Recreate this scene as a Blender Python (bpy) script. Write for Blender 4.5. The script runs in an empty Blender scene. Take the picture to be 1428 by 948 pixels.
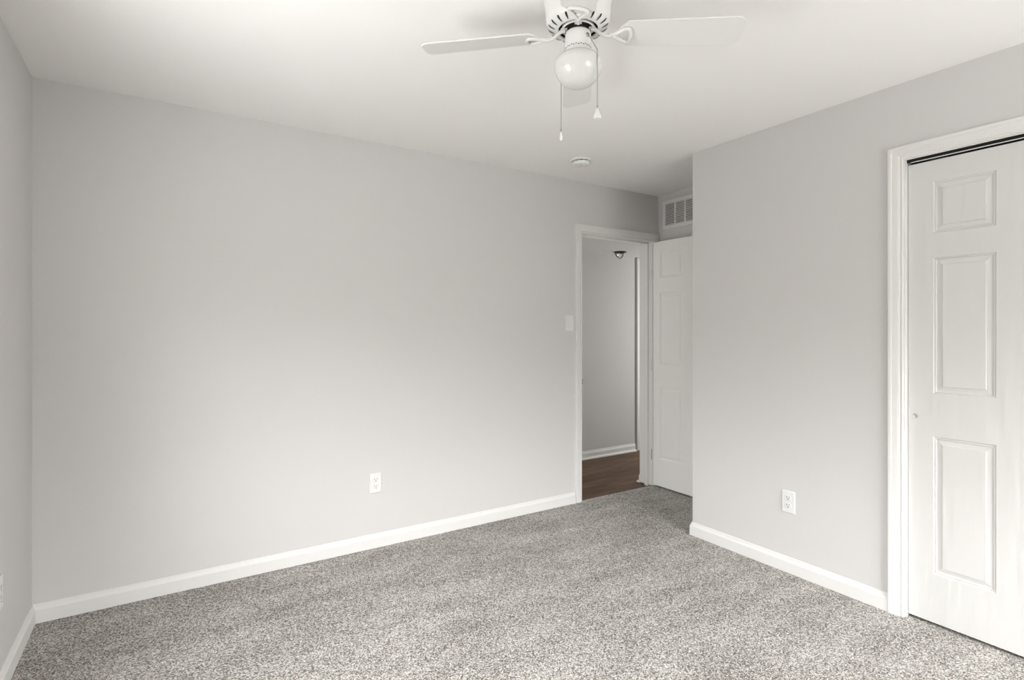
import bpy, bmesh, math, random
from mathutils import Vector, Matrix
random.seed(7)
PI = math.pi
sc = bpy.context.scene
C = sc.collection

# ------------------------------------------------------------------ camera
cam_d = bpy.data.cameras.new('camera'); cam = bpy.data.objects.new('camera', cam_d); C.objects.link(cam)
cam.location = (0, 0, 1.3117); cam.rotation_euler = (PI/2, 0, math.radians(-32.686))
cam_d.sensor_width = 36.0; cam_d.lens = 752.87*36/1428; cam_d.shift_y = -14.5/1428
cam_d.clip_start = 0.02
sc.camera = cam

# ------------------------------------------------------------------ colour management
vs = sc.view_settings
vs.view_transform = 'Standard'; vs.look = 'None'; vs.gamma = 1; vs.use_curve_mapping = False
EXPOSURE = 0.0
vs.exposure = EXPOSURE

# ------------------------------------------------------------------ room dimensions (metres)
H = 2.44
XL = -0.502          # left wall
YA = 3.186           # long wall facing the camera
XW = 2.838           # closet wall
YC = 2.283           # outer corner of the closet wall
XA = 3.519           # alcove wall beside the door
YB = -1.60           # wall behind the camera
WT = 0.144           # wall thickness
WIN_L = (1.15, 1.95, 0.75, 1.95)    # window in the left wall: y0 y1 z0 z1
WIN_B = (1.10, 2.70, 0.75, 2.05)    # window in the wall behind the camera: x0 x1 z0 z1
HZ, HC = -0.012, 2.10               # hallway floor and ceiling
HY = 4.24                           # hallway far wall

# ------------------------------------------------------------------ sky outside the windows
SKY = 43.5
w = bpy.data.worlds.new('sky'); sc.world = w; w.use_nodes = True
nt = w.node_tree; nt.nodes.clear()
tc = nt.nodes.new('ShaderNodeTexCoord'); sx = nt.nodes.new('ShaderNodeSeparateXYZ')
mr = nt.nodes.new('ShaderNodeMapRange'); mr.inputs['From Min'].default_value = -1.0; mr.inputs['From Max'].default_value = 1.0
mx = nt.nodes.new('ShaderNodeValToRGB')     # horizon band dimmed to shape the window light, brighter ground below, overcast sky above
GROUND, HORIZON_DIM = 0.42, 0.19
rs = mx.color_ramp.elements; rs[0].position = 0.26; rs[0].color = (GROUND, GROUND*0.99, GROUND*0.98, 1); rs[1].position = 0.66; rs[1].color = (1, 1, 1, 1)
for p_, v_ in ((0.36, HORIZON_DIM), (0.555, HORIZON_DIM)):
    e_ = rs.new(p_); e_.color = (v_, v_*0.99, v_*0.96, 1)
bg = nt.nodes.new('ShaderNodeBackground'); bg.inputs['Strength'].default_value = SKY
wo = nt.nodes.new('ShaderNodeOutputWorld')
nt.links.new(tc.outputs['Generated'], sx.inputs[0]); nt.links.new(sx.outputs['Z'], mr.inputs['Value'])
nt.links.new(mr.outputs[0], mx.inputs[0]); nt.links.new(mx.outputs[0], bg.inputs['Color']); nt.links.new(bg.outputs[0], wo.inputs[0])

def area(name, loc, rot, sx_, sy_, power, portal=False, col=(1, 1, 1)):
    d = bpy.data.lights.new(name, 'AREA'); d.shape = 'RECTANGLE'; d.size = sx_; d.size_y = sy_
    d.energy = power; d.color = col
    if portal: d.cycles.is_portal = True
    o = bpy.data.objects.new(name, d); C.objects.link(o); o.location = loc; o.rotation_euler = rot
    return o
area('window_portal_left', (XL-0.16, (WIN_L[0]+WIN_L[1])/2, (WIN_L[2]+WIN_L[3])/2), (0, -PI/2, 0), WIN_L[3]-WIN_L[2], WIN_L[1]-WIN_L[0], 1, True)
area('window_portal_back', ((WIN_B[0]+WIN_B[1])/2, YB-0.16, (WIN_B[2]+WIN_B[3])/2), (PI/2, 0, 0), WIN_B[1]-WIN_B[0], WIN_B[3]-WIN_B[2], 1, True)
area('hall_end_fill', (5.75, 3.79, 1.2), (0, PI/2, 0), 1.6, 0.7, 26.0, col=(0.97, 1, 0.98))  # added area light for the glow from the right; no opening modelled there
area('hall_near_fill', (2.3, 3.80, 1.2), (0, -PI/2, 0), 1.6, 0.6, 4.0, col=(0.97, 1, 0.98))  # added fill from the left end of the hall

# ------------------------------------------------------------------ materials
def new_mat(name):
    m = bpy.data.materials.new(name); m.use_nodes = True
    return m, m.node_tree, m.node_tree.nodes['Principled BSDF']
def paint(name, col, rough=0.6, bump=0.0, scale=250, metal=0.0, spec=0.5):
    m, nt, b = new_mat(name)
    b.inputs['Roughness'].default_value = rough; b.inputs['Metallic'].default_value = metal
    b.inputs['Specular IOR Level'].default_value = spec
    tc = nt.nodes.new('ShaderNodeTexCoord'); n = nt.nodes.new('ShaderNodeTexNoise'); n.inputs['Scale'].default_value = scale
    n.inputs['Detail'].default_value = 3
    nt.links.new(tc.outputs['Object'], n.inputs['Vector'])
    r = nt.nodes.new('ShaderNodeMix'); r.data_type = 'RGBA'
    r.inputs[6].default_value = (*[c*0.985 for c in col], 1); r.inputs[7].default_value = (*[min(1, c*1.015) for c in col], 1)
    nt.links.new(n.outputs['Fac'], r.inputs[0]); nt.links.new(r.outputs[2], b.inputs['Base Color'])
    if bump:
        bp = nt.nodes.new('ShaderNodeBump'); bp.inputs['Strength'].default_value = bump; bp.inputs['Distance'].default_value = 0.001
        nt.links.new(n.outputs['Fac'], bp.inputs['Height']); nt.links.new(bp.outputs[0], b.inputs['Normal'])
    return m
M = {}
M['wall'] = paint('wall_paint', (0.640, 0.624, 0.614), 0.75, 0.06, 180)
M['ceiling'] = paint('ceiling_paint', (0.90, 0.882, 0.870), 0.85, 0.08, 160)
M['hall_ceiling'] = paint('hall_ceiling_dimmed', (0.60, 0.585, 0.565), 0.85)  # ceiling paint darkened evenly to stand for the dimmer hall light
M['trim'] = paint('trim_paint', (0.755, 0.742, 0.725), 0.5, 0.0, 60, spec=0.3)
M['white'] = paint('white_enamel', (0.755, 0.743, 0.73), 0.35)
M['blade'] = paint('blade_white', (0.73, 0.718, 0.705), 0.45)
M['plastic'] = paint('white_plastic', (0.78, 0.775, 0.765), 0.32)
M['dark'] = paint('opening_shade', (0.012, 0.012, 0.012), 0.8)  # near-black colour standing in for shade inside slots and gaps
M['grille_dark'] = paint('grille_shade', (0.03, 0.03, 0.03), 0.9)  # near-black colour for the shade behind the grille louvers
M['chrome'] = paint('brushed_nickel', (0.62, 0.61, 0.59), 0.25, metal=1)
M['chain'] = paint('chain_metal', (0.30, 0.29, 0.28), 0.4, metal=0.6)
M['bronze'] = paint('dark_bronze', (0.035, 0.03, 0.028), 0.3, metal=0.7)
M['gap'] = paint('grey_recess', (0.16, 0.155, 0.15), 0.8)
m, nt, b = new_mat('opal_glass'); b.inputs['Base Color'].default_value = (0.70, 0.692, 0.68, 1); b.inputs['Roughness'].default_value = 0.10
b.inputs['Subsurface Weight'].default_value = 0.15; b.inputs['Subsurface Radius'].default_value = (.02, .02, .02); M['opal'] = m
m, nt, b = new_mat('clear_glass'); b.inputs['Base Color'].default_value = (1, 1, 1, 1); b.inputs['Roughness'].default_value = 0.02
b.inputs['Transmission Weight'].default_value = 1; b.inputs['IOR'].default_value = 1.45; M['glass'] = m
# window panes: thin clear glass
m = bpy.data.materials.new('window_glass'); m.use_nodes = True; nt = m.node_tree; nt.nodes.clear()
g = nt.nodes.new('ShaderNodeBsdfGlossy'); g.inputs['Roughness'].default_value = 0.01
t = nt.nodes.new('ShaderNodeBsdfTransparent'); t.inputs['Color'].default_value = (0.96, 0.97, 0.97, 1)
s = nt.nodes.new('ShaderNodeMixShader'); s.inputs[0].default_value = 0.06; o = nt.nodes.new('ShaderNodeOutputMaterial')
nt.links.new(t.outputs[0], s.inputs[1]); nt.links.new(g.outputs[0], s.inputs[2]); nt.links.new(s.outputs[0], o.inputs[0]); M['pane'] = m

# moulded door skin: white paint over a pressed wood grain
def door_mat(name, col):
    m, nt, b = new_mat(name)
    b.inputs['Base Color'].default_value = (*col, 1); b.inputs['Roughness'].default_value = 0.55; b.inputs['Specular IOR Level'].default_value = 0.25
    tc = nt.nodes.new('ShaderNodeTexCoord'); mp = nt.nodes.new('ShaderNodeMapping'); mp.inputs['Scale'].default_value = (1, 1, 0.16)
    wv = nt.nodes.new('ShaderNodeTexWave'); wv.inputs['Scale'].default_value = 28; wv.inputs['Distortion'].default_value = 9
    wv.inputs['Detail'].default_value = 3; wv.inputs['Detail Scale'].default_value = 0.35; wv.wave_type = 'BANDS'; wv.bands_direction = 'Y'
    bp = nt.nodes.new('ShaderNodeBump'); bp.inputs['Strength'].default_value = 0.6; bp.inputs['Distance'].default_value = 0.0016
    nt.links.new(tc.outputs['Object'], mp.inputs[0]); nt.links.new(mp.outputs[0], wv.inputs['Vector'])
    nt.links.new(wv.outputs['Fac'], bp.inputs['Height']); nt.links.new(bp.outputs[0], b.inputs['Normal'])
    return m
M['door'] = door_mat('door_paint_lightened', (0.87, 0.855, 0.835))  # door paint lightened to offset the weak light in the alcove
M['closet_door'] = door_mat('door_paint_darkened', (0.67, 0.66, 0.645))  # same door paint darkened to offset strong window light on the closet

def carpet_mat():
    m, nt, b = new_mat('cut_pile_carpet'); L = nt.links
    b.inputs['Roughness'].default_value = 0.95; b.inputs['Specular IOR Level'].default_value = 0.1
    tc = nt.nodes.new('ShaderNodeTexCoord')
    v = nt.nodes.new('ShaderNodeTexVoronoi'); v.inputs['Scale'].default_value = 235; L.new(tc.outputs['Object'], v.inputs['Vector'])
    sv = nt.nodes.new('ShaderNodeSeparateColor'); L.new(v.outputs['Color'], sv.inputs[0])
    n1 = nt.nodes.new('ShaderNodeTexNoise'); n1.inputs['Scale'].default_value = 150; n1.inputs['Detail'].default_value = 4; L.new(tc.outputs['Object'], n1.inputs['Vector'])
    n1.inputs['Roughness'].default_value = 0.75
    ad = nt.nodes.new('ShaderNodeMath'); ad.operation = 'MULTIPLY_ADD'; ad.inputs[1].default_value = 0.50
    L.new(sv.outputs[0], ad.inputs[0]); L.new(n1.outputs['Fac'], ad.inputs[2])
    # pile lean: broad blotches and brushed streaks
    n2 = nt.nodes.new('ShaderNodeTexNoise'); n2.inputs['Scale'].default_value = 3.2; n2.inputs['Detail'].default_value = 5; n2.inputs['Roughness'].default_value = 0.62
    mp = nt.nodes.new('ShaderNodeMapping'); mp.inputs['Rotation'].default_value = (0, 0, 0.25); mp.inputs['Scale'].default_value = (0.6, 1.7, 1)
    L.new(tc.outputs['Object'], mp.inputs[0]); L.new(mp.outputs[0], n2.inputs['Vector'])
    a2 = nt.nodes.new('ShaderNodeMath'); a2.operation = 'MULTIPLY_ADD'; a2.inputs[1].default_value = 0.34
    L.new(n2.outputs['Fac'], a2.inputs[0]); L.new(ad.outputs[0], a2.inputs[2])
    cr = nt.nodes.new('ShaderNodeValToRGB'); e = cr.color_ramp.elements
    e[0].position = 0.52; e[0].color = (0.075, 0.066, 0.060, 1); e[1].position = 1.22; e[1].color = (0.84, 0.81, 0.775, 1)
    sc_ = nt.nodes.new('ShaderNodeMapRange'); sc_.inputs['From Min'].default_value = 0.52; sc_.inputs['From Max'].default_value = 1.30
    L.new(a2.outputs[0], sc_.inputs['Value']); L.new(sc_.outputs[0], cr.inputs[0])
    e[0].position = 0.06; e[1].position = 0.90
    x = cr.color_ramp.elements.new(0.34); x.color = (0.205, 0.186, 0.168, 1)
    x = cr.color_ramp.elements.new(0.56); x.color = (0.45, 0.424, 0.396, 1)
    L.new(cr.outputs[0], b.inputs['Base Color'])
    bp = nt.nodes.new('ShaderNodeBump'); bp.inputs['Strength'].default_value = 0.9; bp.inputs['Distance'].default_value = 0.004
    L.new(ad.outputs[0], bp.inputs['Height']); L.new(bp.outputs[0], b.inputs['Normal'])
    return m
M['carpet'] = carpet_mat()

def plank_mat():
    m, nt, b = new_mat('dark_wood_planks'); L = nt.links
    b.inputs['Roughness'].default_value = 0.55; b.inputs['Specular IOR Level'].default_value = 0.25
    tc = nt.nodes.new('ShaderNodeTexCoord')
    br = nt.nodes.new('ShaderNodeTexBrick'); br.inputs['Scale'].default_value = 1.0; br.inputs['Brick Width'].default_value = 1.2
    br.inputs['Row Height'].default_value = 0.15; br.inputs['Mortar Size'].default_value = 0.0015; br.offset = 0.37
    br.inputs['Color1'].default_value = (0.085, 0.044, 0.025, 1); br.inputs['Color2'].default_value = (0.150, 0.085, 0.052, 1)
    br.inputs['Mortar'].default_value = (0.02, 0.014, 0.01, 1)
    L.new(tc.outputs['Object'], br.inputs['Vector'])
    mp = nt.nodes.new('ShaderNodeMapping'); mp.inputs['Scale'].default_value = (2.2, 26, 1)
    n = nt.nodes.new('ShaderNodeTexNoise'); n.inputs['Scale'].default_value = 1.3; n.inputs['Detail'].default_value = 6
    L.new(tc.outputs['Object'], mp.inputs[0]); L.new(mp.outputs[0], n.inputs['Vector'])
    rr = nt.nodes.new('ShaderNodeMapRange'); rr.inputs['To Min'].default_value = -0.3; rr.inputs['To Max'].default_value = 2.1
    L.new(n.outputs['Fac'], rr.inputs['Value'])
    mu = nt.nodes.new('ShaderNodeVectorMath'); mu.operation = 'SCALE'; L.new(br.outputs['Color'], mu.inputs[0]); L.new(rr.outputs[0], mu.inputs['Scale'])
    L.new(mu.outputs[0], b.inputs['Base Color'])
    return m
M['planks'] = plank_mat()

# ------------------------------------------------------------------ mesh helpers
class MB:
    def __init__(s): s.v = []; s.f = []; s.mi = []
    def add(s, vs, fs, mi=0):
        k = len(s.v); s.v += [tuple(p) for p in vs]; s.f += [tuple(i+k for i in f) for f in fs]; s.mi += [mi]*len(fs); return s
    def box(s, x0, x1, y0, y1, z0, z1, mi=0, mat=None):
        vs = [Vector((x, y, z)) for x in (x0, x1) for y in (y0, y1) for z in (z0, z1)]
        if mat is not None: vs = [mat @ p for p in vs]
        return s.add(vs, [(0, 1, 3, 2), (4, 6, 7, 5), (0, 4, 5, 1), (2, 3, 7, 6), (0, 2, 6, 4), (1, 5, 7, 3)], mi)
    def lathe(s, prof, n=48, c=(0, 0), mi=0, mat=None):
        vs = []; fs = []; rings = []
        for r, z in prof:
            if r < 1e-6: rings.append([len(vs)]); vs.append(Vector((c[0], c[1], z)))
            else:
                rings.append(list(range(len(vs), len(vs)+n)))
                vs += [Vector((c[0]+r*math.cos(2*PI*i/n), c[1]+r*math.sin(2*PI*i/n), z)) for i in range(n)]
        for a, b in zip(rings, rings[1:]):
            for i in range(n):
                j = (i+1) % n
                if len(a) == 1 and len(b) == 1: continue
                if len(a) == 1: fs.append((a[0], b[j], b[i]))
                elif len(b) == 1: fs.append((a[i], a[j], b[0]))
                else: fs.append((a[i], a[j], b[j], b[i]))
        if mat is not None: vs = [mat @ p for p in vs]
        return s.add(vs, fs, mi)
    def tube(s, pts, rad, n=10, closed=False, mi=0, squash=None):
        pts = [Vector(p) for p in pts]; N = len(pts)
        rads = rad if isinstance(rad, (list, tuple)) else [rad]*N
        vs = []; fs = []; up = None
        for i, p in enumerate(pts):
            a = pts[(i-1) % N] if (closed or i > 0) else p
            b = pts[(i+1) % N] if (closed or i < N-1) else p
            t = (b-a).normalized()
            if up is None: up = Vector((0, 0, 1)) if abs(t.z) < 0.9 else Vector((1, 0, 0))
            u = (up-t*up.dot(t)).normalized(); up = u if abs(t.z) >= 0.9 or squash is None else Vector((0, 0, 1))
            w_ = t.cross(u)
            sq = squash or 1
            for k in range(n):
                an = 2*PI*k/n; vs.append(p + u*(rads[i]*sq*math.cos(an)) + w_*(rads[i]*math.sin(an)))
        for i in range(N if closed else N-1):
            for k in range(n):
                a = i*n+k; b = i*n+(k+1) % n; j = (i+1) % N
                fs.append((a, b, j*n+(k+1) % n, j*n+k))
        if not closed: fs += [tuple(range(n))[::-1], tuple(range((N-1)*n, N*n))]
        return s.add(vs, fs, mi)
    def sweep(s, path, nrm, prof, mi=0):
        """profile (a, b): a = mitred offset in the plane of the path, b = along nrm"""
        path = [Vector(p) for p in path]; nrm = Vector(nrm); N = len(path); vs = []; fs = []; k = len(prof)
        for i, p in enumerate(path):
            d1 = (p-path[i-1]).normalized() if i > 0 else None
            d2 = (path[i+1]-p).normalized() if i < N-1 else None
            n1 = nrm.cross(d1) if d1 else None; n2 = nrm.cross(d2) if d2 else None
            if n1 is None: m_ = n2
            elif n2 is None: m_ = n1
            else: m_ = (n1+n2); m_ = m_ / (m_.dot(n1))
            vs += [p + m_*a + nrm*b for a, b in prof]
        for i in range(N-1):
            for j in range(k):
                jj = (j+1) % k
                fs.append((i*k+j, i*k+jj, (i+1)*k+jj, (i+1)*k+j))
        fs += [tuple(range(k))[::-1], tuple(range((N-1)*k, N*k))]
        return s.add(vs, fs, mi)
    def build(s, name, mats, parent=None, loc=(0, 0, 0), smooth=False, bevel=0, fix=True):
        me = bpy.data.meshes.new(name); me.from_pydata(s.v, [], s.f)
        if not isinstance(mats, (list, tuple)): mats = [mats]
        for mm in mats: me.materials.append(mm)
        for p, i in zip(me.polygons, s.mi): p.material_index = i; p.use_smooth = smooth
        if fix:
            bm = bmesh.new(); bm.from_mesh(me); bmesh.ops.recalc_face_normals(bm, faces=bm.faces); bm.to_mesh(me); bm.free()
        if smooth:
            try: me.set_sharp_from_angle(angle=math.radians(38))
            except Exception: pass
        o = bpy.data.objects.new(name, me); C.objects.link(o); o.location = loc
        if parent is not None: o.parent = parent
        if bevel:
            b = o.modifiers.new('bevel', 'BEVEL'); b.width = bevel; b.segments = 2; b.limit_method = 'ANGLE'
        return o
def struct(o, label=None, cat=None):
    o['kind'] = 'structure'
    if label: o['label'] = label
    if cat: o['category'] = cat
    return o
def tag(o, label, cat, group=None):
    o['label'] = label; o['category'] = cat
    if group: o['group'] = group
    return o
def empty(name, loc, rz=0, label=None, cat=None, group=None):
    o = bpy.data.objects.new(name, None); C.objects.link(o); o.location = loc; o.rotation_euler = (0, 0, rz); o.empty_display_size = 0.05
    if label: tag(o, label, cat, group)
    return o
def copy_tree(o, parent=None):
    c = o.copy(); C.objects.link(c)
    if parent is not None: c.parent = parent
    for ch in [x for x in bpy.data.objects if x.parent == o]: copy_tree(ch, c)
    return c

# ------------------------------------------------------------------ room shell
struct(MB().box(XL-0.3, XA+0.3, YB-0.3, YA+0.012, -0.10, 0.0).build('floor', M['carpet']), 'grey and beige cut pile carpet across the bedroom floor', 'floor')
struct(MB().box(1.6, 6.3, YA+0.012, HY+0.15, -0.10, HZ).build('floor_hall', M['planks'], loc=(0, 0, 0)), 'dark brown wood plank floor of the hallway past the doorway', 'floor')
struct(MB().box(XL-0.15, XA+0.3, YB-0.15, YA+WT, H, H+0.1).build('ceiling', M['ceiling']), 'flat white painted bedroom ceiling', 'ceiling')
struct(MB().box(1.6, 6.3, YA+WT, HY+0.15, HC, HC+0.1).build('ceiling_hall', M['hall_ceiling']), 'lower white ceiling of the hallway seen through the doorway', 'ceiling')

DX0, DX1, DZ = 2.678, 3.447, 2.050      # door opening in the long wall
b = MB()
b.box(XL-0.15, DX0-0.02, YA, YA+WT, -0.05, H)
b.box(DX1+0.02, XA+0.15, YA, YA+WT, -0.05, H)
b.box(DX0-0.02, DX1+0.02, YA, YA+WT, DZ+0.02, H)
struct(b.build('wall_back', M['wall']), 'long light grey painted wall with the hallway doorway', 'wall')
b = MB()   # left wall with a window opening
y0, y1, z0, z1 = WIN_L
b.box(XL-0.15, XL, YB-0.15, y0, -0.05, H); b.box(XL-0.15, XL, y1, YA, -0.05, H)
b.box(XL-0.15, XL, y0, y1, -0.05, z0); b.box(XL-0.15, XL, y0, y1, z1, H)
struct(b.build('wall_left', M['wall']), 'light grey wall at the left edge', 'wall')
b = MB()   # wall behind the camera with a window opening
x0, x1, z0, z1 = WIN_B
b.box(XL, x0, YB-0.15, YB, -0.05, H); b.box(x1, XA, YB-0.15, YB, -0.05, H)
b.box(x0, x1, YB-0.15, YB, -0.05, z0); b.box(x0, x1, YB-0.15, YB, z1, H)
struct(b.build('wall_front', M['wall']), 'light grey wall behind the camera', 'wall')
CY1, CY0, CZ = 1.104, -0.36, 2.083      # closet opening
CT = 0.115
b = MB()
b.box(XW, XW+CT, CY1+0.012, YC, -0.05, H)
b.box(XW, XW+CT, YB, CY0-0.012, -0.05, H)
b.box(XW, XW+CT, CY0-0.012, CY1+0.012, CZ+0.034, H)
b.box(XW+CT, XA, YC-0.1, YC, -0.05, H)      # return towards the alcove
struct(b.build('wall_right', M['wall']), 'light grey closet wall on the right with outside corner', 'wall')
struct(MB().box(XA, XA+0.15, YB, YA, -0.05, H).build('wall_alcove', M['wall']), 'shaded grey wall of the door alcove behind the open door', 'wall')
# hallway walls
struct(MB().box(1.6, 4.315, HY, HY+0.12, -0.05, HC).build('wall_hall', M['wall']), 'grey hallway wall seen through the doorway', 'wall')
b = MB()
b.box(4.315, 5.3, HY+0.05, HY+0.12, HZ, HC); b.box(5.3, 6.3, HY, HY+0.12, -0.05, HC)
struct(b.build('wall_hall_end', M['wall']), 'recessed end of the hallway wall past its corner', 'wall')
b = MB(); b.box(1.6, 1.75, YA+WT, HY, -0.05, HC)
struct(b.build('wall_hall_left', M['wall']), 'hidden left end wall of the hallway', 'wall')
struct(MB().box(6.15, 6.3, YA+WT, HY, -0.05, HC).build('wall_hall_right', M['wall']), 'hidden right end wall of the hallway', 'wall')
struct(MB().box(XA+0.15, 6.3, YA, YA+WT, -0.05, HC).build('wall_hall_near', M['wall']), 'hallway side of the bedroom wall right of the door', 'wall')

# ------------------------------------------------------------------ baseboards
BB = [(0, 0), (0.0135, 0), (0.0135, 0.058), (0.0118, 0.062), (0.0085, 0.066), (0.0055, 0.075), (0.0045, 0.081), (0.0025, 0.083), (0, 0.083)]
def baseboard(name, path, label, prof=BB):
    return struct(MB().sweep(path, (0, 0, 1), prof).build(name, M['trim']), label, 'baseboard')
# nrm x dir points into the room: walk so that the room is on the left hand
baseboard('baseboard_back', [(DX0-0.070, YA, 0), (XL, YA, 0), ][::1], 'white baseboard along the long grey wall')
baseboard('baseboard_left', [(XL, YA-0.0, 0), (XL, YB, 0)], 'white baseboard along the left wall')
baseboard('baseboard_right', [(XW, CY1+0.062, 0), (XW, YC, 0), (XA-0.001, YC, 0)], 'white baseboard along the closet wall wrapping its outside corner')
baseboard('baseboard_alcove', [(XA, YC+0.014, 0), (XA, YA-0.02, 0)], 'white baseboard behind the open door')
baseboard('baseboard_front', [(XL+0.014, YB, 0), (XW, YB, 0)], 'white baseboard behind the camera')
HB = [(a, z) for a, z in BB]
baseboard('baseboard_hall', [(4.315, HY, HZ), (1.75, HY, HZ)], 'white baseboard of the hallway wall', HB)
SH = [(0.0135, 0), (0.032, 0), (0.031, 0.008), (0.027, 0.015), (0.021, 0.019), (0.0135, 0.020)]
baseboard('baseboard_hall_shoe', [(4.315, HY, HZ), (1.75, HY, HZ)], 'thin white shoe moulding under the hallway baseboard', SH)
b = MB()
b.sweep([(DX1+0.004, YA+WT, HZ), (6.15, YA+WT, HZ)], (0, 0, 1), HB)
b.sweep([(DX1+0.004, YA+WT, HZ), (6.15, YA+WT, HZ)], (0, 0, 1), [(0.0135, 0), (0.042, 0), (0.040, 0.009), (0.032, 0.016), (0.022, 0.019), (0.0135, 0.020)])
struct(b.build('baseboard_hall_near', M['trim']), 'end of white hallway baseboard with shoe moulding beside the door jamb', 'baseboard')

# ------------------------------------------------------------------ door casings and jambs
CS = [(0.005, 0), (0.005, 0.0075), (0.008, 0.0095), (0.0115, 0.0095), (0.0135, 0.0075), (0.0165, 0.0078), (0.020, 0.0105),
      (0.028, 0.0125), (0.048, 0.0145), (0.051, 0.0165), (0.061, 0.0170), (0.0645, 0.0160), (0.066, 0.0140), (0.066, 0)]
# entrance door: the path runs up the left side, over, and down to the alcove wall; casing on its outside
path = [(DX0, YA, 0), (DX0, YA, DZ), (DX1, YA, DZ), (DX1, YA, 0)]
def casing(name, path, nrm, label):
    return struct(MB().sweep(path, nrm, CS).build(name, M['trim'], smooth=False), label, 'trim')
casing('trim_1', path, (0, -1, 0), 'white moulded casing around the hallway doorway')
b = MB()
b.box(DX0-0.018, DX0, YA-0.001, YA+WT, 0, DZ); b.box(DX1, DX1+0.018, YA-0.001, YA+WT, 0, DZ); b.box(DX0-0.018, DX1+0.018, YA-0.001, YA+WT, DZ, DZ+0.018)
b.box(DX0, DX0+0.011, YA+0.042, YA+0.078, HZ, DZ); b.box(DX1-0.011, DX1, YA+0.042, YA+0.078, HZ, DZ); b.box(DX0, DX1, YA+0.042, YA+0.078, DZ-0.011, DZ)
jamb = struct(b.build('trim_2', M['trim'], bevel=0.0012), 'white door jamb with stop of the hallway doorway', 'trim')
sp = MB(); sp.box(DX0-0.001, DX0+0.0015, YA+0.004, YA+0.034, 0.885, 0.945); sp.box(DX0-0.003, DX0+0.0035, YA-0.011, YA+0.004, 0.895, 0.935)
sp.build('strike_plate', M['chrome'], jamb, bevel=0.0008)
# hallway casing beyond the far corner
b = MB().sweep([(4.344, HY+0.05, HZ), (4.344, HY+0.05, HC-0.004), (5.2, HY+0.05, HC-0.004)], (0, -1, 0), [(-0.0, 0), (-0.0, 0.058), (-0.012, 0.06), (-0.03, 0.056), (-0.07, 0.055), (-0.07, 0)])
struct(b.build('trim_3', M['trim']), 'bright white door casing at the end of the hallway wall', 'trim')
# closet
casing('trim_4', [(XW, CY0, 0), (XW, CY0, CZ), (XW, CY1, CZ), (XW, CY1, 0)][::-1], (-1, 0, 0), 'white moulded casing around the closet opening')
b = MB()
b.box(XW-0.001, XW+CT, CY1, CY1+0.012, 0, CZ); b.box(XW-0.001, XW+CT, CY0-0.012, CY0, 0, CZ);
b.box(XW-0.001, XW+0.006, CY0-0.012, CY1+0.012, CZ, CZ+0.034)
struct(b.build('trim_5', M['trim']), 'white jamb lining the closet opening', 'trim')
b = MB()   # top track: channel coloured near-black for the shade in the gap, pale lower lip
b.box(XW+0.006, XW+0.112, CY0, CY1, CZ+0.029, CZ+0.034, 1)
b.box(XW+0.0195, XW+0.0215, CY0, CY1, CZ-0.011, CZ+0.029, 1)
b.box(XW+0.0165, XW+0.0225, CY0, CY1-0.016, CZ-0.0132, CZ-0.0105, 0)
b.box(XW+0.0615, XW+0.0635, CY0, CY1, CZ-0.012, CZ+0.029, 1)
tr = struct(b.build('trim_6', [M['trim'], M['dark']]), 'metal sliding door track at the top of the closet opening', 'trim')
for yy in (0.985, 0.50):
    hb = MB(); hb.box(XW+0.028, XW+0.032, yy-0.03, yy+0.03, CZ-0.045, CZ-0.006); hb.lathe([(0, -0.004), (0.008, -0.004), (0.008, 0.004), (0, 0.004)], 16, mat=Matrix.Translation((XW+0.036, yy, CZ-0.013)) @ Matrix.Rotation(PI/2, 4, 'Y'))
    hb.build('roller_bracket', M['bronze'], tr)
# dark closet interior
b = MB()
b.box(XA-0.012, XA-0.002, YB+0.002, YC-0.102, 0.001, H-0.001); b.box(XW+CT+0.001, XA-0.012, YC-0.112, YC-0.102, 0.001, H-0.001)
struct(b.build('wall_closet', M['wall']), 'inside of the closet behind the sliding doors', 'wall')

# ------------------------------------------------------------------ six panel doors
def panel_door(width, height, thick, cols, rows):
    """slab in local x (0..width), z (0..height); front face towards -y at y=0"""
    m_ = MB()
    xs = sorted({0, width, *[v for c in cols for v in c]}); zs = sorted({0, height, *[v for r in rows for v in r]})
    loops = [(0, 0), (0.0035, 0.0042), (0.0085, 0.0030), (0.0105, 0.0058), (0.0160, 0.0064), (0.0325, 0.0038), (0.0340, 0.0012)]
    def face(sign):
        yo = 0 if sign < 0 else thick
        for i in range(len(xs)-1):
            for j in range(len(zs)-1):
                a, b_, c_, d = xs[i], xs[i+1], zs[j], zs[j+1]
                if (a, b_) in cols and (c_, d) in rows:
                    vs = []; fs = []
                    for off, dep in loops:
                        y = yo - sign*dep
                        vs += [(a+off, y, c_+off), (b_-off, y, c_+off), (b_-off, y, d-off), (a+off, y, d-off)]
                    for k in range(len(loops)-1):
                        for q in range(4):
                            r = (q+1) % 4; f = (4*k+q, 4*k+r, 4*k+4+r, 4*k+4+q); fs.append(f if sign < 0 else f[::-1])
                    k = 4*(len(loops)-1); f = (k, k+1, k+2, k+3); fs.append(f if sign < 0 else f[::-1])
                    m_.add(vs, fs)
                else:
                    f = (0, 1, 2, 3); m_.add([(a, yo, c_), (b_, yo, c_), (b_, yo, d), (a, yo, d)], [f if sign < 0 else f[::-1]])
    face(-1); face(1)
    T = thick
    m_.add([(0, 0, 0), (0, T, 0), (0, T, height), (0, 0, height)], [(3, 2, 1, 0)][::1])
    m_.add([(width, 0, 0), (width, T, 0), (width, T, height), (width, 0, height)], [(0, 1, 2, 3)])
    m_.add([(0, 0, 0), (width, 0, 0), (width, T, 0), (0, T, 0)], [(0, 3, 2, 1)])
    m_.add([(0, 0, height), (width, 0, height), (width, T, height), (0, T, height)], [(0, 1, 2, 3)])
    return m_
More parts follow.
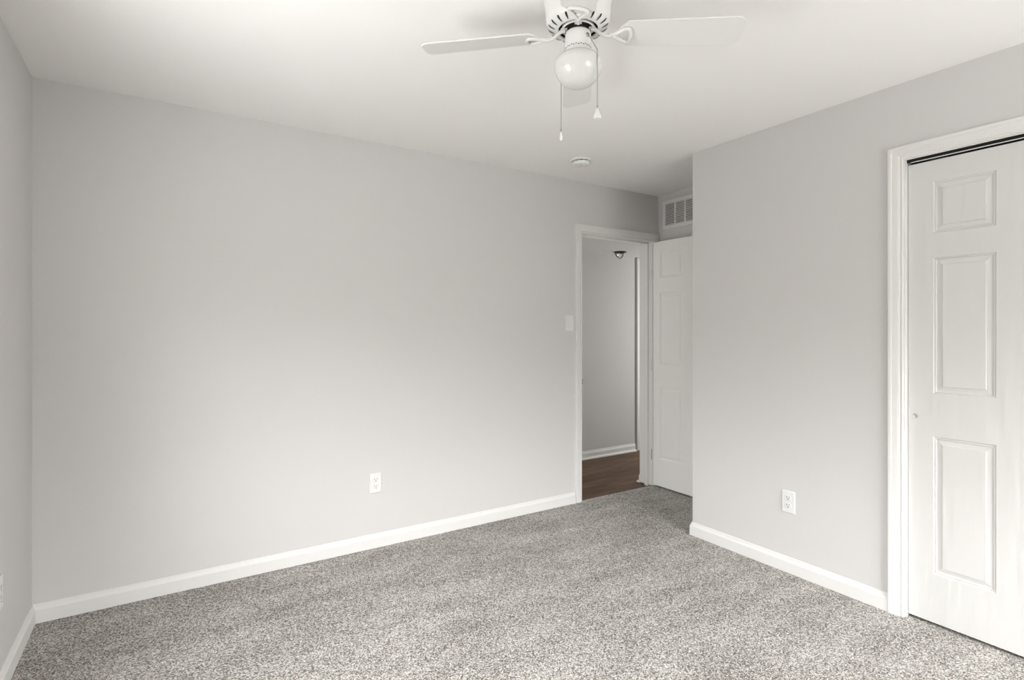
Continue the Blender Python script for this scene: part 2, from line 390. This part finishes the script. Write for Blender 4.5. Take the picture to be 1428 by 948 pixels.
def weld(o):
    bm = bmesh.new(); bm.from_mesh(o.data); bmesh.ops.remove_doubles(bm, verts=bm.verts, dist=1e-5)
    bmesh.ops.recalc_face_normals(bm, faces=bm.faces); bm.to_mesh(o.data); bm.free()
ROWS = [(0.225, 0.828), (1.016, 1.608), (1.728, 1.940)]
# entrance door, opened flat against the alcove wall; hinged at the right jamb
dw = 0.752
d1 = empty('door_1', (3.452, YA+0.004, 0.012), -PI/2)
struct(d1, 'white six panel door standing open against the alcove wall', 'door')
slab = panel_door(dw, 2.030, 0.035, [(0.082, 0.322), (0.430, 0.670)], ROWS).build('door_slab', M['door'], d1, fix=False); weld(slab)
# local +x runs towards -Y in the world, local -y faces -X
for z in (0.25, 1.00, 1.77):
    h = MB(); h.box(-0.0035, -0.0005, 0.002, 0.034, z-0.045, z+0.045)
    h.tube([(-0.004, -0.0035, z-0.045), (-0.004, -0.0035, z+0.045)], 0.0045, 12)
    h.build('hinge', M['chrome'], d1)
kn = MB(); R = Matrix.Translation((dw-0.06, 0, 0.93)) @ Matrix.Rotation(PI/2, 4, 'X')
kn.lathe([(0, 0), (0.031, 0), (0.031, 0.004), (0.028, 0.008), (0.013, 0.010), (0.011, 0.026), (0.020, 0.034), (0.026, 0.046), (0.024, 0.058), (0.014, 0.065), (0, 0.066)], 32, mat=R)
kn.build('door_knob', M['chrome'], d1, smooth=True)
# closet sliding doors: front one (its left stile meets the casing) and the one on the rear track
def closet_door(name, y_left, xoff, label, pull_x=None):
    d = empty(name, (XW+xoff, y_left, 0.014), -PI/2); struct(d, label, 'door')
    sl = panel_door(0.745, 2.048, 0.033, [(0.096, 0.312), (0.433, 0.649)], [(0.216, 0.824), (1.014, 1.617), (1.725, 1.953)]).build('door_slab', M['closet_door'], d, fix=False); weld(sl)
    for px in pull_x or []:
        p = MB(); R = Matrix.Translation((px, 0, 0.908)) @ Matrix.Rotation(PI/2, 4, 'X')
        p.lathe([(0.0095, -0.001), (0.0095, 0.0022), (0.0080, 0.0028), (0.0066, 0.0018), (0.0060, -0.0001), (0, 0.0004)], 24, mat=R)
        p.build('finger_pull', M['chrome'], d, smooth=True)
    return d
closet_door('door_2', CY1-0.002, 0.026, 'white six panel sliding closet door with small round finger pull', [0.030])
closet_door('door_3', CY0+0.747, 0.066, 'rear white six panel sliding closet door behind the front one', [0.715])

# ------------------------------------------------------------------ windows that light the room (outside the frame)
def window(name, W_, Hh, loc, rz, label):
    root = empty(name, loc, rz); struct(root, label, 'window')
    f = MB(); D = 0.10
    for (a, b_, c_, d) in ((0, 0.035, 0, Hh), (W_-0.035, W_, 0, Hh), (0.035, W_-0.035, 0, 0.035), (0.035, W_-0.035, Hh-0.035, Hh)):
        f.box(a, b_, -D, -0.0, c_, d)
    f.build('window_frame', M['trim'], root)
    cz = Hh/2
    for k, (zz0, zz1, yy) in enumerate(((0.035, cz+0.018, -0.045), (cz-0.018, Hh-0.035, -0.075))):
        s_ = MB()
        for (a, b_, c_, d) in ((0.035, 0.07, zz0, zz1), (W_-0.07, W_-0.035, zz0, zz1), (0.07, W_-0.07, zz0, zz0+0.036), (0.07, W_-0.07, zz1-0.036, zz1), (W_/2-0.012, W_/2+0.012, zz0+0.036, zz1-0.036)):
            s_.box(a, b_, yy-0.013, yy+0.013, c_, d)
        so = s_.build('sash', M['trim'], root)
        MB().box(0.07, W_-0.07, yy-0.001, yy+0.001, zz0+0.036, zz1-0.036).build('window_pane', M['pane'], so)
    s_ = MB(); s_.box(-0.05, W_+0.05, 0.0, 0.045, -0.022, 0.0); s_.box(-0.04, W_+0.04, 0, 0.015, -0.085, -0.022); s_.build('window_sill', M['trim'], root, bevel=0.002)
    c_ = MB().sweep([(W_, 0, 0), (W_, 0, Hh), (0, 0, Hh), (0, 0, 0)], (0, 1, 0), CS); c_.build('window_casing', M['trim'], root)
window('window_1', WIN_L[1]-WIN_L[0], WIN_L[3]-WIN_L[2], (XL, WIN_L[1], WIN_L[2]), -PI/2, 'double hung window in the left wall')
window('window_2', WIN_B[1]-WIN_B[0], WIN_B[3]-WIN_B[2], (WIN_B[0], YB, WIN_B[2]), 0, 'double hung window behind the camera')

# ------------------------------------------------------------------ ceiling fan
FX, FY, FZ = 1.1735, 1.4155, 2.290
fan = empty('ceiling_fan', (FX, FY, H), 0, 'white four blade ceiling fan with an opal glass globe and two pull chains', 'ceiling fan')
def z(v): return v-H      # world height to fan local
b = MB()
b.lathe([(0.0, z(2.4395)), (0.117, z(2.4395)), (0.117, z(2.425)), (0.113, z(2.418)), (0.1105, z(2.40)), (0.1085, z(2.375)), (0.1080, z(2.360)), (0.106, z(2.348)), (0.101, z(2.338)),
         (0.094, z(2.330)), (0.082, z(2.325)), (0.070, z(2.323)), (0.067, z(2.3235)), (0.066, z(2.326))], 96)
b.lathe([(0.066, z(2.326)), (0.066, z(2.345)), (0, z(2.345))], 64, mi=1)  # recess lining painted near-black for the shade inside
# cooling slots pressed round the rim: near-black teardrops painting the shade of openings
NS = 20
prof_s = [(0.0795, 2.3235), (0.084, 2.3245), (0.090, 2.3272), (0.096, 2.3308), (0.0995, 2.3350)]
wid = [0.0011, 0.0019, 0.0027, 0.0035, 0.0030]
for k in range(NS):
    a = 2*PI*(k+0.5)/NS; ca, sa = math.cos(a), math.sin(a); vs = []; fs = []
    P = [(r, zz, w_) for (r, zz), w_ in zip(prof_s, wid)]
    P = [(0.0788, 2.3232, 0.0004)] + P + [(0.1010, 2.3368, 0.0018)]
    for r, zz, w_ in P:
        zz -= 0.0010
        for s_ in (-1, 1): vs.append((r*ca - s_*w_*sa, r*sa + s_*w_*ca, z(zz)))
    for i in range(len(P)-1): fs.append((2*i, 2*i+1, 2*i+3, 2*i+2))
    b.add(vs, fs, 1)
b.build('motor_housing', [M['white'], M['dark']], fan, smooth=True)
b = MB(); b.lathe([(0, z(2.338)), (0.053, z(2.338)), (0.055, z(2.334)), (0.055, z(2.326)), (0.053, z(2.324)), (0.050, z(2.324)), (0.050, z(2.330)), (0, z(2.330))], 48)
b.lathe([(0.0499, z(2.3295)), (0, z(2.3295))], 48, mi=1); b.lathe([(0.0300, z(2.3294)), (0.0300, z(2.309))], 32, mi=1)  # near-black disc and neck paint the shade above the switch housing
fw = b.build('flywheel', [M['white'], M['dark']], fan, smooth=True)
b = MB()
b.lathe([(0, z(2.3160)), (0.034, z(2.3160)), (0.0405, z(2.3130)), (0.0432, z(2.307)), (0.0436, z(2.299)), (0.0436, z(2.2635)), (0.0428, z(2.263)), (0.0428, z(2.2605)), (0.0436, z(2.260)), (0.0436, z(2.251)), (0.0450, z(2.249)), (0.0450, z(2.240)), (0.040, z(2.238)), (0, z(2.238))], 64)
swh = b.build('switch_housing', M['white'], fan, smooth=True)
b = MB()
for k in range(34):
    a = 2*PI*k/34
    b.box(0.0432, 0.0441, -0.0024, 0.0024, -0.0011, 0.0011, mat=Matrix.Rotation(a, 4, 'Z') @ Matrix.Translation((0, 0, z(2.2560+0.0022*(k % 2)))))
b.build('vent_ring', M['dark'], swh)
b = MB(); b.lathe([(0.04, z(2.243)), (0.05, z(2.24)), (0.0635, z(2.2337)), (0.074, z(2.2236)), (0.0795, z(2.2101)), (0.0805, z(2.1991)), (0.0785, z(2.1848)), (0.073, z(2.1705)), (0.063, z(2.1553)), (0.049, z(2.1426)), (0.032, z(2.1346)), (0.015, z(2.1308)), (0, z(2.13))], 72)
gl = b.build('light_globe', M['opal'], fan, smooth=True)
sub = gl.modifiers.new('smooth', 'SUBSURF'); sub.levels = 1; sub.render_levels = 2
gl['label'] = 'opal glass globe'

def frame(ang):   # local axes of a blade: x outwards, y counter-clockwise
    return Matrix.Rotation(ang, 4, 'Z')
PITCH = math.radians(-12)
DROOP = Matrix.Translation((0, 0, 0.0190)) @ Matrix.Rotation(math.radians(2.1), 4, 'Y')
def blade_mesh():
    m_ = MB(); r0, r1 = 0.135, 0.5335; th = 0.005
    w0, w1 = 0.0555, 0.0615
    top = []
    def corner(cx_, cy_, rad, a0, a1, n=7):
        return [(cx_+rad*math.cos(a0+(a1-a0)*i/n), cy_+rad*math.sin(a0+(a1-a0)*i/n)) for i in range(n+1)]
    rc = 0.030
    out = []
    out += [(r0, -0.020), (r0+0.030, -w0)]
    out += corner(r1-rc, -(w1-rc), rc, -PI/2, 0)
    out += corner(r1-rc, (w1-rc), rc, 0, PI/2)
    out += [(r0+0.030, w0), (r0, 0.020)]
    n = len(out); R = DROOP @ Matrix.Rotation(PITCH, 4, 'X')
    vs = [R @ Vector((x, y, -th/2)) for x, y in out] + [R @ Vector((x, y, th/2)) for x, y in out]
    fs = [tuple(range(n))[::-1], tuple(range(n, 2*n))] + [(i, (i+1) % n, n+(i+1) % n, n+i) for i in range(n)]
    m_.add(vs, fs); return m_
def iron_mesh():
    m_ = MB(); R = DROOP @ Matrix.Rotation(PITCH, 4, 'X')
    # arm from under the flywheel, dipping down and out
    arm = [(0.044, 0, 0.034), (0.056, 0, 0.0325), (0.066, 0, 0.026), (0.076, 0, 0.016), (0.089, 0, 0.0085), (0.102, 0, 0.0060), (0.114, 0, 0.0065)]
    m_.tube(arm, [0.0075, 0.0070, 0.0062, 0.0056, 0.0054, 0.0056, 0.0050], 12)
    # open heart shaped loop screwed to the underside of the blade
    pts = [(0.108, 0.001), (0.120, 0.006), (0.132, 0.013), (0.144, 0.022), (0.153, 0.028), (0.162, 0.030), (0.169, 0.026), (0.172, 0.016), (0.174, 0.006), (0.174, -0.006),
           (0.172, -0.016), (0.169, -0.026), (0.162, -0.030), (0.153, -0.028), (0.144, -0.022), (0.132, -0.013), (0.120, -0.006), (0.108, -0.001)]
    for _ in range(2):      # round the corners of the loop
        q = [pts[0]]
        for (ax, ay), (bx, by) in zip(pts, pts[1:]): q += [(ax*.75+bx*.25, ay*.75+by*.25), (ax*.25+bx*.75, ay*.25+by*.75)]
        pts = q + [pts[-1]]
    m_.tube([R @ Vector((x, y, -0.0075)) for x, y in pts], 0.0060, 10, closed=False)
    for x, y in ((0.160, 0.0255), (0.160, -0.0255)):
        m_.lathe([(0, -0.0100), (0.0035, -0.0095), (0.0050, -0.0075), (0.0050, -0.002)], 12, c=(x, y), mat=R)
    m_.box(0.036, 0.058, -0.012, 0.012, 0.0335, 0.0375)
    return m_
A0 = math.radians(50.88)
proto_b = proto_i = None
for k in range(4):
    a = A0 + k*PI/2
    if proto_b is None:
        ob = proto_b = blade_mesh().build('blade', M['blade'], fan, loc=(0, 0, z(FZ)), bevel=0.0012)
        oi = proto_i = iron_mesh().build('blade_arm', M['white'], fan, loc=(0, 0, z(FZ)), smooth=True)
    else:
        ob = proto_b.copy(); C.objects.link(ob); oi = proto_i.copy(); C.objects.link(oi)
    ob.rotation_euler = (0, 0, a); oi.rotation_euler = (0, 0, a)
# pull chains (right, forward) offsets relative to the view yaw of the photo
RV = Vector((0.8416, -0.5400, 0)); FV = Vector((0.5400, 0.8416, 0))
def pf(r, f, zz): return RV*r + FV*f + Vector((0, 0, z(zz)))
def chain(pts, pend, name='pull_chain'):
    m_ = MB(); m_.tube(pts, 0.0011, 8)
    # beads along the chain
    L_ = 0
    for p, q in zip(pts, pts[1:]):
        p = Vector(p); q = Vector(q); n = int((q-p).length/0.0045)
        for i in range(n):
            c = p.lerp(q, (i+0.5)/n); m_.lathe([(0, c.z-0.0016), (0.0016, c.z), (0, c.z+0.0016)], 6, c=(c.x, c.y))
    e = Vector(pts[-1]); m_.lathe([(0, e.z-0.004), (0.0022, e.z-0.003), (0.0022, e.z+0.006), (0, e.z+0.008)], 12, c=(e.x, e.y))
    ch = m_.build('pull_chain', M['chain'], fan, smooth=True)
    p_ = MB(); p_.lathe([(r, e.z+h) for r, h in pend], 24, c=(e.x, e.y)); p_.build('chain_pendant', M['plastic'], ch, smooth=True)
    return ch
def eyelet(r, f, zz):
    c = pf(r, f, zz); d = Vector((c.x, c.y, 0)).normalized(); m_ = MB()
    R = Matrix.Translation(c - d*0.004) @ d.to_track_quat('Z', 'Y').to_matrix().to_4x4()
    m_.lathe([(0, 0), (0.0062, 0), (0.0072, 0.004), (0.0062, 0.007), (0.0034, 0.0080), (0.0024, 0.005), (0, 0.005)], 20, mat=R)
    m_.build('chain_eyelet', M['chain'], fan, smooth=True)
eyelet(0.0275, -0.0340, 2.2905)
chain([pf(0.0290, -0.0375, 2.2890), pf(0.0555, -0.0580, 2.229), pf(0.0560, -0.0585, 2.224), pf(0.0560, -0.0585, 2.040)],
      [(0, -0.003), (0.0032, -0.004), (0.0050, -0.012), (0.0100, -0.024), (0.0130, -0.032), (0.0120, -0.039), (0.0060, -0.0415), (0, -0.042)])
eyelet(-0.0275, 0.0340, 2.2905)
chain([pf(-0.0290, 0.0375, 2.2890), pf(-0.0505, 0.068, 2.230), pf(-0.051, 0.069, 2.224), pf(-0.051, 0.069, 2.010)],
      [(0, -0.003), (0.0020, -0.004), (0.0030, -0.012), (0.0050, -0.026), (0.0052, -0.032), (0.0030, -0.036), (0, -0.0365)])

# ------------------------------------------------------------------ smoke detector
sd = empty('smoke_detector', (2.327, 2.777, H), 0, 'round white smoke detector on the ceiling near the doorway', 'smoke detector')
MB().lathe([(0, 0), (0.067, 0), (0.067, -0.006), (0.064, -0.0095), (0.058, -0.0105), (0, -0.0105)], 64).build('mounting_base', M['plastic'], sd, smooth=True)
b = MB(); b.lathe([(0.0500, -0.0104), (0.0500, -0.0165)], 64, mi=1)  # near-black ring painting the shade in the gap under the base
b.lathe([(0.0560, -0.0160), (0.0580, -0.0180), (0.0575, -0.028), (0.0545, -0.0355), (0.047, -0.0385), (0.020, -0.0395), (0, -0.0395)], 64)
b.lathe([(0.0560, -0.0160), (0.0, -0.0160)], 64)
for k in range(10):
    a = 2*PI*k/10; b.box(0.0500, 0.0550, -0.0030, 0.0030, -0.0165, -0.0100, 0, mat=Matrix.Rotation(a, 4, 'Z'))
cv = b.build('detector_cover', [M['plastic'], M['dark']], sd, smooth=True)
b = MB(); b.lathe([(0.013, -0.0385), (0.013, -0.0425), (0.011, -0.0435), (0, -0.0435)], 24, c=(0.012, -0.020)); b.build('test_button', M['plastic'], cv, smooth=True)
b = MB(); b.lathe([(0.0045, -0.0390), (0.0042, -0.0408), (0, -0.0410)], 12, c=(-0.010, -0.016)); b.build('indicator_hole', M['gap'], cv)

# ------------------------------------------------------------------ return air grille on the alcove wall
VY1, VY0, VZ0, VZ1 = 3.133, 2.672, 2.148, 2.387
gr = empty('air_grille', (XA, (VY0+VY1)/2, VZ0), 0, 'white louvred return air grille high on the alcove wall above the open door', 'air vent')
hy = (VY1-VY0)/2; hz = VZ1-VZ0; fr = 0.031
b = MB(); T = 0.007
b.box(-T, 0, -hy, hy, 0, fr); b.box(-T, 0, -hy, hy, hz-fr, hz); b.box(-T, 0, hy-fr, hy, fr, hz-fr); b.box(-T, 0, -hy, -hy+fr, fr, hz-fr)
for k in range(1, 4):
    c = hy-fr-0.09975*k; b.box(-T*0.9, 0, c-0.0075, c+0.0075, fr, hz-fr)
b.build('grille_frame', M['trim'], gr, bevel=0.0015)
b = MB(); n = 13; step = (hz-2*fr)/n
for k in range(n):
    R = Matrix.Translation((-0.0042, 0, fr+step*(k+0.5))) @ Matrix.Rotation(math.radians(38), 4, 'Y')
    b.box(-0.0048, 0.0048, -hy+fr, hy-fr, -0.0006, 0.0006, mat=R)
lv = b.build('louvers', M['trim'], gr)
MB().box(-0.0008, -0.0002, -hy+fr, hy-fr, fr, hz-fr).build('duct_shade', M['grille_dark'], gr)  # dark sheet painting the shade between the louvers

# ------------------------------------------------------------------ outlets and light switch (built facing -y, origin on the wall)
def rrect(w_, h_, r, n=5):
    o_ = []
    for cx_, cy_, a in ((w_/2-r, h_/2-r, 0), (-w_/2+r, h_/2-r, PI/2), (-w_/2+r, -h_/2+r, PI), (w_/2-r, -h_/2+r, 3*PI/2)):
        o_ += [(cx_+r*math.cos(a+PI/2*i/n), cy_+r*math.sin(a+PI/2*i/n)) for i in range(n+1)]
    return o_
def pill(m_, w_, h_, r, y0, y1, cz=0, cx=0, inset=0.0, mi=0):
    A = rrect(w_, h_, r); B = rrect(w_-2*inset, h_-2*inset, max(r-inset, 0.0005)); n = len(A)
    vs = [(cx+x, y0, cz+q) for x, q in A] + [(cx+x, y1+(y0-y1)*0.35, cz+q) for x, q in A] + [(cx+x, y1, cz+q) for x, q in B]
    fs = [tuple(range(n))] + [(i, (i+1) % n, n+(i+1) % n, n+i) for i in range(n)] + [(n+i, n+(i+1) % n, 2*n+(i+1) % n, 2*n+i) for i in range(n)] + [tuple(range(2*n, 3*n))[::-1]]
    m_.add(vs, fs, mi)
def outlet(loc, rz, label):
    root = empty('wall_outlet', loc, rz, label, 'outlet', 'duplex outlets along the bedroom walls')
    m_ = MB(); pill(m_, 0.072, 0.118, 0.004, 0, -0.0055, inset=0.003); m_.build('cover_plate', M['plastic'], root)
    for cz in (0.0205, -0.0205):
        m_ = MB(); pill(m_, 0.033, 0.028, 0.009, -0.0050, -0.0075, cz, inset=0.001)
        m_.box(-0.0078, -0.0054, -0.0078, -0.0070, cz+0.0005, cz+0.0095, 1); m_.box(0.0054, 0.0078, -0.0078, -0.0070, cz+0.0015, cz+0.0090, 1)
        m_.lathe([(0, 0), (0.0030, 0), (0.0030, 0.0008), (0, 0.0008)], 14, mi=1, mat=Matrix.Translation((0, -0.0070, cz-0.0070)) @ Matrix.Rotation(PI/2, 4, 'X'))
        m_.build('receptacle', [M['plastic'], M['dark']], root)
    m_ = MB(); m_.lathe([(0, 0), (0.0030, 0), (0.0026, 0.0012), (0, 0.0014)], 14, mat=Matrix.Translation((0, -0.0053, 0)) @ Matrix.Rotation(PI/2, 4, 'X')); m_.build('screw', M['plastic'], root)
    return root
outlet((1.066, YA, 0.3865), 0, 'white duplex outlet low on the long grey wall, left of the doorway')
outlet((XW, 1.650, 0.381), -PI/2, 'white duplex outlet low on the closet wall, left of the closet door')
outlet((XL, 2.612, 0.366), PI/2, 'white duplex outlet on the left wall, cut by the left edge of the photo')
sw = empty('light_switch', (2.556, YA, 1.3615), 0, 'white rocker light switch on the long wall beside the doorway', 'light switch')
m_ = MB(); pill(m_, 0.076, 0.120, 0.004, 0, -0.0060, inset=0.003); m_.build('cover_plate', M['plastic'], sw)
m_ = MB(); m_.add([(-0.0165, -0.0055, -0.033), (0.0165, -0.0055, -0.033), (0.0165, -0.0055, 0.033), (-0.0165, -0.0055, 0.033),
                   (-0.0158, -0.0105, -0.0325), (0.0158, -0.0105, -0.0325), (0.0158, -0.0065, 0.0), (-0.0158, -0.0065, 0.0), (0.0158, -0.0085, 0.0325), (-0.0158, -0.0085, 0.0325)],
                  [(0, 1, 2, 3), (4, 5, 6, 7), (7, 6, 8, 9), (0, 1, 5, 4), (3, 2, 8, 9), (0, 4, 7, 9, 3), (1, 5, 6, 8, 2)])
m_.build('rocker', M['plastic'], sw)

# ------------------------------------------------------------------ hallway ceiling light
hl = empty('hallway_ceiling_light', (3.885, 4.02, HC), 0, 'small dark bronze ceiling light with clear glass in the hallway', 'ceiling light')
MB().lathe([(0, 0), (0.062, 0), (0.064, -0.006), (0.050, -0.014), (0.020, -0.018), (0, -0.018)], 32).build('canopy', M['bronze'], hl, smooth=True)
m_ = MB()
for k in range(3):
    a = 2*PI*k/3+0.5; m_.tube([(0.05*math.cos(a), 0.05*math.sin(a), -0.010), (0.042*math.cos(a), 0.042*math.sin(a), -0.035), (0.018*math.cos(a), 0.018*math.sin(a), -0.060), (0, 0, -0.066)], 0.005, 8)
m_.build('arm', M['bronze'], hl, smooth=True)
MB().lathe([(0, -0.016), (0.012, -0.018), (0.026, -0.028), (0.030, -0.042), (0.024, -0.056), (0.010, -0.064), (0, -0.065)], 24).build('glass_shade', M['glass'], hl, smooth=True)
